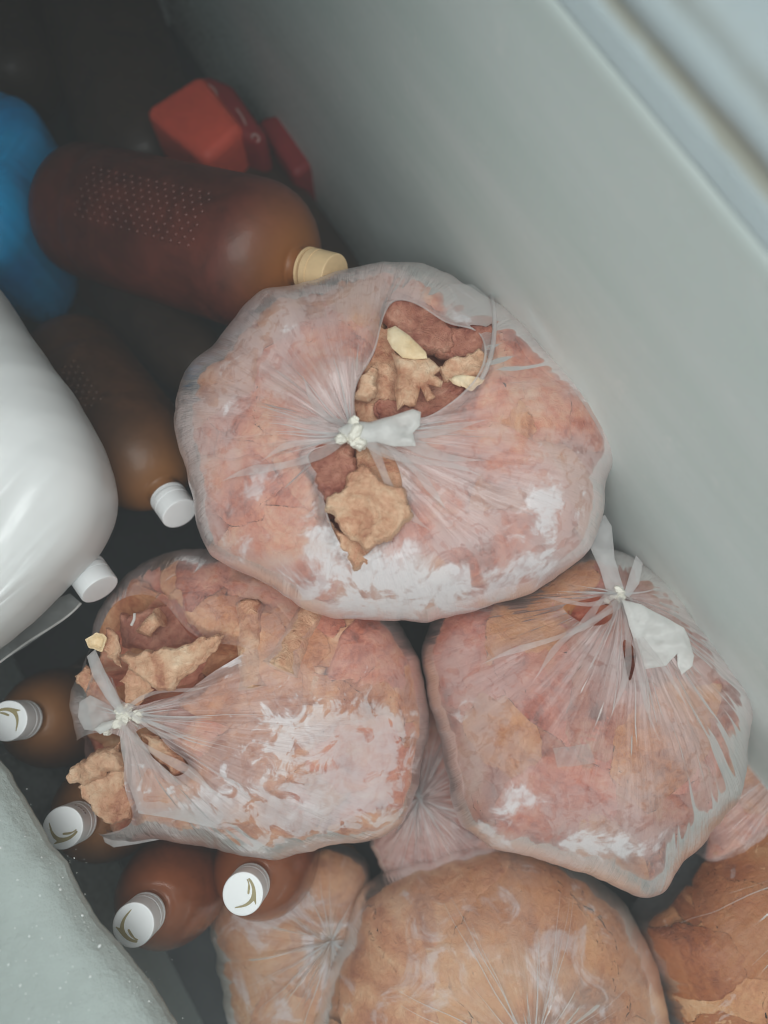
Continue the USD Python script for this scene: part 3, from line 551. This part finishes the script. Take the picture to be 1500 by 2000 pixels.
# ---- lower, browner bags
def folds(bag, parent, ends, m='fold_film'):
    """Broad flat gathers of film running out from the knot."""
    for k, (x, y, w, reach) in enumerate(ends):
        e = bag.on(np.array([float(x)]), np.array([float(y)]))[0, :2] - bag.kn[:2]; pr = np.array([-e[1], e[0]]) / np.linalg.norm(e)
        t = np.linspace(.02, reach, 40); xy = bag.kn[:2] + e * t[:, None] + pr * (.006 * np.sin(t * 5 + k * 2))[:, None]
        kz = bag.top(bag.kn[None, :2])[0]; tt = np.linalg.norm(xy - bag.kn[:2], axis=1) / .17
        z = bag.top(xy) + (bag.zk - kz) * np.exp(-tt / bag.spike) + .007
        u = np.linspace(0, 1, 40); r = .75 * w * (.35 + .65 * np.sin(np.pi * np.clip(u * .8 + .1, 0, 1))) * np.clip((1 - u) * 4, .05, 1) * (1 + .3 * np.sin(u * 9 + k))
        tb = tube(np.c_[xy, z], r, 14, .22); tb.vertices = tb.vertices + [0, 0, 1] * (.0022 * (meshkit.fbm(tb.vertices * 160, 3, k + 3) - .5))[:, None]
        obj('gathered_fold', tb, m, parent, True)
def tanbag(outline, ze, hd, zb, knot, zk, label, clabel, seed, frost=(), base=.05, film_='film_tan_bag', mats=('meat_tan', 'meat_tan', 'meat_orange'), n=26, pleat=.006, bw=.3, r=(.04, .075), cre=34):
    B = Bag(outline, ze, hd, zb, knot, zk, seed=seed, pleat=pleat, pf=7, bw=bw, K=360, Mr=90, lump=.008)
    b = thing('meat_bag', label, 'bag', group='plastic bags of frozen meat')
    B.build(b, film_, frost, base)
    contents(B, clabel, n, list(mats), r[0], r[1], seed + 20, core='meat_tan', depth=.3, gap=.0032)
    creases(B, b, cre if seed != 5 else 8, seed, (.3, .85), (.0003, .0009))
    return B, b
folds(B1, b1, [(430, 965, .0050, .95), (470, 930, .003, .8), (520, 800, .003, .7), (560, 720, .003, .8), (1010, 905, .0055, .8), (960, 960, .004, .9), (900, 1010, .0045, .9), (850, 1050, .005, .95), (1020, 840, .004, .8)])
folds(B3, b3, [(930, 1320, .0035, .95), (1010, 1350, .003, .9), (1080, 1230, .0035, .9), (1180, 1480, .003, .8), (1290, 1480, .0035, .9), (1340, 1420, .003, .9), (1050, 1180, .003, .95)])
folds(B2, b2, [(420, 1320, .0022, .95), (400, 1440, .0025, .9), (440, 1580, .004, .95)])
tanbag([(612, 2050), (640, 1900), (690, 1780), (780, 1690), (900, 1650), (1050, 1648), (1180, 1722), (1240, 1805), (1275, 1900), (1290, 2010), (1260, 2150), (1100, 2260), (900, 2280), (700, 2200)], .165, .085, .08, (1045, 2070), .262,
       'large rounded orange-tan bag at the bottom centre, straight creases fanning over it', 'orange-tan frozen meat inside the large bag at the bottom centre', 4, [(870, 1900, 120, 80, .35), (1100, 1850, 100, 80, .2), (760, 1780, 90, 60, .15)], .2)
tanbag([(1258, 1805), (1300, 1742), (1370, 1668), (1430, 1600), (1520, 1560), (1640, 1600), (1720, 1780), (1680, 1980), (1560, 2130), (1400, 2150), (1315, 2010), (1272, 1890)], .16, .075, .08, (1620, 1660), .225,
       'deep orange-brown bag in the bottom right corner', 'orange-brown frozen meat inside the bag in the bottom right corner', 5, [(1430, 1860, 60, 120, .3)], -.1, 'film_brown_bag', mats=('meat_brown', 'meat_brown', 'meat_tan'))
tanbag([(420, 1790), (470, 1705), (560, 1665), (660, 1655), (722, 1720), (735, 1850), (705, 2030), (600, 2120), (490, 2080), (440, 1960), (418, 1870)], .13, .05, .05, (648, 1835), .172,
       'greyish tan bag wedged between the bottle caps and the large bottom bag', 'greyish tan frozen meat inside the bag wedged beside the bottle caps', 6, [(520, 1780, 80, 60, .4), (500, 1950, 80, 60, .3)], .25)
tanbag([(720, 1640), (770, 1530), (812, 1400), (860, 1330), (940, 1380), (1010, 1550), (990, 1700), (900, 1760), (780, 1740)], .15, .03, .05, (818, 1560), .18,
       'pinkish creased bag in the gap between the left and right bags', 'pinkish frozen meat inside the bag in the gap', 7, [], -.1, 'film_back_bag', ('meat_pink', 'meat_red'), 14, .01, .6)
tanbag([(1400, 1480), (1440, 1400), (1500, 1372), (1590, 1410), (1640, 1540), (1590, 1660), (1480, 1700), (1390, 1700), (1375, 1600)], .17, .03, .06, (1590, 1440), .2,
       'pinkish tan bag squeezed between the right-hand bag and the wall', 'pinkish tan frozen meat inside the bag squeezed by the wall', 8, [], -.1, 'film_back_bag', ('meat_tan', 'meat_pink'), 14, .01, .6)

# ---- white bag at the left
BW = Bag([(x - 12, y - 4) for x, y in [(-100, 480), (-10, 545), (30, 600), (75, 665), (125, 735), (172, 815), (206, 890), (218, 950), (206, 1015), (182, 1062), (142, 1110), (90, 1162), (30, 1220), (-20, 1262), (-160, 1330), (-380, 1250), (-450, 900), (-330, 600)]], .37, .085, .28, (-170, 1290), .42, seed=9, pleat=.003, pf=6, bw=.8, lump=.011, K=420, fold=.022, onz=.005)
bw = thing('white_bag', 'plump opaque white plastic bag bulging in from the left edge', 'bag')
usd = obj('film', trimesh.Trimesh(BW.v, BW.f, process=False), 'white_bag', bw, True)
cs = thing('plastic_sheet', 'strip of clear plastic film below the white bag, bright along its edge', 'plastic film')
obj('film', slab([(-60, 1200), (60, 1190), (140, 1160), (160, 1178), (110, 1220), (50, 1262), (0, 1292), (-60, 1330)], .29, .003, .006, .010, 40, 3, slope=(0, .1), res=.003), 'flap_clear', cs, True)
q = spline(np.array([(-60, 1332), (0, 1293), (60, 1250), (120, 1212), (158, 1178)], float), 40, False)
obj('hem', tube(P(q[:, 0], q[:, 1], .288), .0010, 8), 'flap_thick', cs, True)

# ------------------------------------------------------------------ bottles
def capmesh(a, d, r, h):
    prof = [(0, 0), (0, r * .96), (.0005, r), (h * .26, r), (h * .27, r * .965), (h * .31, r * .965), (h * .32, r), (h - .0016, r), (h - .0005, r * .97), (h, r * .90), (h + .0001, 0)]
    return lathe(prof, a, a + d, 56)
def bottle(label, base, tip, R, matn, capm='cap_white', rc=.0165, hc=.020, sh=.085, group='bottles of frozen broth', dots=False, neck=None):
    base, tip = np.asarray(base, float), np.asarray(tip, float); L = np.linalg.norm(tip - base); d = (tip - base) / L
    t = thing('broth_bottle', label, 'bottle', group=group)
    rn = rc * .82; b0 = L - hc - .004
    u = np.linspace(0, 1, 12); shp = [(b0 - sh + (sh - .010) * math.sin(x * math.pi / 2), rn + (R - rn) * math.cos(x * math.pi / 2) ** (.85 + .35 * x)) for x in u]
    prof = [(0, 0), (0, R * .72), (.004, R * .88), (.014, R * .98), (.024, R)] + [(.03 + k * .006, R * (1 - (.022 if k in (4, 5) else .004 if k % 2 else 0))) for k in range(max(0, int((b0 - sh - .036) / .006)))] + shp + [(b0, rn), (b0 + .004, rn), (b0 + .004, 0)]
    bm = lathe(prof, base, tip, 64); w = bm.vertices - base; al = w @ d; rr = np.linalg.norm(w - al[:, None] * d, axis=1)
    obj('body', bm, matn, t, True, {'thin': np.where(al > b0 - sh, np.clip(1.25 - (rr - rn) / (R - rn) * 1.3, 0, 1), 0)})
    obj('cap', capmesh(base + d * (L - hc), d, rc, hc), capm, t, 35)
    obj('collar', lathe([(0, 0), (0, rn * 1.22), (.0025, rn * 1.22), (.0025, 0)], base + d * (L - hc - .0045), tip, 40), capm, t, 35)
    if dots:                                                         # moulded bumps on the upper side
        side = np.cross(d, [0, 0, 1]); side /= np.linalg.norm(side); upn = np.cross(side, d); ms = []
        s0 = trimesh.creation.icosphere(subdivisions=1)
        for i in range(15):
            for j in range(9):
                an = (j - 4) * .09 + .25; al = .085 + i * .0105 + (j % 2) * .005
                if al > b0 - sh - .004: continue
                s = s0.copy(); s.vertices *= .0026; s.apply_translation(base + d * al + R * .984 * (upn * math.cos(an) + side * math.sin(an))); ms.append(s)
        p = obj('moulded_dots', cat(ms), matn, t, True); p.SetCustomDataByKey('kind', 'stuff')
    return t, d
bottle('large lying bottle of maroon broth with a dusty cream cap', P(150, 408, .235), P(655, 541, .355), .067, 'broth_maroon', 'cap_cream', .0195, .026, .062, dots=True)
bottle('lying bottle of amber broth, its white cap touching the left side of the topmost bag', P(130, 690, .20), P(352, 1004, .29), .055, 'broth_amber', dots=True)
bottle('lying bottle under the white bag, white cap poking out below it', P(-30, 830, .27), P(196, 1152, .305), .042, 'broth_pale')
bottle('dark brown bottle lying far back beside the red carton', P(170, -60, .10), P(330, 440, .06), .08, 'broth_dark', 'cap_cream')
bottle('dark bottle lying deep between the blue bag and white bag', P(150, 480, .05), P(470, 800, .10), .045, 'broth_dark')
bottle('added dark bottle standing in for shade in the far corner behind the blue bag', P(-30, -80, .10), P(60, 260, .08), .07, 'broth_dark', 'broth_dark')  # invented bottle, put in to darken the corner
bottle('added dark bottle standing in for shade along the wall between the red packet and the topmost bag', P(520, 215, .10) * [1, 1, 0] + [0, 0, .09] + N * (dW - .06 - N @ P(520, 215, .10)), P(800, 640, .10) * [1, 1, 0] + [0, 0, .11] + N * (dW - .06 - N @ P(800, 640, .10)), .055, 'broth_dark', 'broth_dark')  # invented bottle, its dark body replaces the shadow at the wall foot
CAPS = [(14, 1408, .285, 215, 'upright bottle cut by the left edge, gold dolphin on its white cap'), (122, 1617, .285, 60, 'upright bottle beside the frost, below the burst skin, gold dolphin on its white cap'),
        (260, 1807, .285, 0, 'lowest upright bottle with glossy orange-brown shoulder and gold dolphin on cap'), (474, 1746, .275, 140, 'upright bottle just under the left bag, gold dolphin on its white cap')]
def stroke(pts, ws):
    p = spline(np.array(pts, float), 40, False); w = np.interp(np.linspace(0, 1, 40), np.linspace(0, 1, len(ws)), ws)
    return shapely.union_all([shapely.MultiPoint([p[i], p[i + 1]]).convex_hull.buffer((w[i] + w[i + 1]) / 2) for i in range(39)])
dol = shapely.union_all([stroke([(-.14, .72), (-.40, .40), (-.54, .05), (-.50, -.26), (-.25, -.56), (.22, -.74)], [.015, .05, .085, .10, .075, .05]),
                         stroke([(-.84, -.08), (-.66, -.20), (-.50, -.30)], [.015, .06, .10]), stroke([(-.20, -.22), (-.06, -.42), (.10, -.58), (.28, -.66)], [.05, .06, .035, .03]),
                         stroke([(-.56, .0), (-.52, -.32), (-.42, -.46)], [.06, .1, .05])]).simplify(.01)
for k, (x, y, z, rot, lab) in enumerate(CAPS):
    tip = P(x, y, z); bs = np.r_[tip[:2] + np.array([.004, .002]) * (k - 1), .0]
    t, d = bottle(lab, bs, tip, .048, 'broth_orange' if k >= 2 else 'broth_amber', rc=.0168, hc=.026, sh=.09)
    g = shapely.affinity.rotate(shapely.affinity.scale(dol, .0158, .0158, origin=(0, 0)), rot, origin=(0, 0))
    lm = cat([trimesh.creation.extrude_polygon(q, .0003, engine='earcut') for q in getattr(g, 'geoms', [g])]); lm.apply_translation(tip + [0, 0, .0002])
    obj('dolphin_emblem', lm, 'gold_print', t, False)
    if k == 1:                                                       # small smudged date stamp on the side of the cap
        ms = []
        for j, an in enumerate(np.radians([36, 44, 54, 62, 72])):
            bx = trimesh.creation.box((.0004, .0016, .0030)); bx.apply_transform(trimesh.transformations.rotation_matrix(an, [0, 0, 1])); bx.apply_translation(tip + [.0168 * math.cos(an), .0168 * math.sin(an), -.010]); ms.append(bx)
        obj('date_stamp', cat(ms), 'grey_print', t, False)
# added filler bottle, dark to stand in for shade deep in the near row
for k, (x, y, z) in enumerate([(150, 1330, .16)]):
    bottle('added short dark filler bottle standing in for shade deep behind the burst skin', np.r_[P(x, y, z)[:2], 0], P(x, y, z), .04, 'broth_dark', 'broth_dark')

# ------------------------------------------------------------------ far things
bb = thing('blue_bag', 'bright blue plastic bag at the left edge beside the large bottle', 'bag')
BB = Bag([(-160, 230), (-40, 190), (50, 205), (92, 250), (85, 320), (62, 400), (55, 460), (10, 520), (-90, 520), (-180, 400)], .24, .05, .08, (-60, 380), .29, seed=12, pleat=.008, pf=6, bw=.7, K=200, Mr=50, lump=.016)
obj('film', trimesh.Trimesh(BB.v, BB.f, process=False), 'blue_plastic', bb, True)
rc_ = thing('red_carton', 'red carton lying deep beside the wall, above the large bottle', 'carton')
def boxhull(q, z, dz, rr=.003):
    p = P(*np.array(q, float).T, z); c = p.mean(0)
    p = c + (p - c) * (1 - rr / .05); sp = trimesh.creation.icosphere(subdivisions=1, radius=rr).vertices
    return trimesh.convex.convex_hull(np.vstack([x + sp for x in p] + [x - [0, 0, dz] + sp for x in p]))
obj('front', boxhull([(286, 224), (392, 156), (476, 266), (410, 326)], .20, .05, .013), 'red_carton', rc_, True)
obj('side', boxhull([(396, 158), (440, 176), (516, 284), (484, 272)], .194, .06, .010), 'red_carton_side', rc_, True)
for k, q in enumerate([[(408, 166), (420, 176), (424, 186)], [(462, 212), (474, 230), (480, 244)], [(492, 270), (496, 262), (504, 266), (502, 278)]]):
    obj('white_print', tube(P(*spline(np.array(q, float), 12, False).T, .2095), .0010, 6), 'print_white', rc_, True)
r2 = obj('red_packet', boxhull([(512, 240), (548, 232), (618, 322), (584, 348)], .15, .06, .010), 'red_carton_side', None, True)
tag(r2, 'dark red packet between the red carton and the wall', 'packet')
plain('frost_shade_tone', (.26, .29, .27), .7, .2, 60, .6, 160)  # frost recoloured darker in place of the shadow missing at the wall foot
wf = obj('frost_patch', slab([(668, 452), (700, 462), (740, 500), (770, 540), (740, 560), (690, 520)], .09, .012, .008, .008, 60, 4, res=.003, jag=.003), 'frost_shade_tone', None, 60)
tag(wf, 'small frost patch greyed in colour for shade at the foot of the wall beside the cream cap', 'frost')
# cold mist hanging in and over the freezer
usdkit.material(stage, '/World/Looks/mist', {'v': ('principled_volume', {'color': (.9, .95, .97), 'density': .16, 'anisotropy': .1})}, [], None, 'v.volume')
hz = trimesh.creation.box((5.0, 5.0, 2.2)); hz.apply_translation((0, 0, .1))
h_ = usdkit.mesh(stage, '/World/haze', hz, stage.GetPrimAtPath('/World/Looks/mist').GetPath() and UsdShade.Material.Get(stage, '/World/Looks/mist'))
tag(h_, 'thin cold mist hanging inside the freezer', 'mist', kind='stuff')
stage.SetDefaultPrim(stage.GetPrimAtPath('/World'))
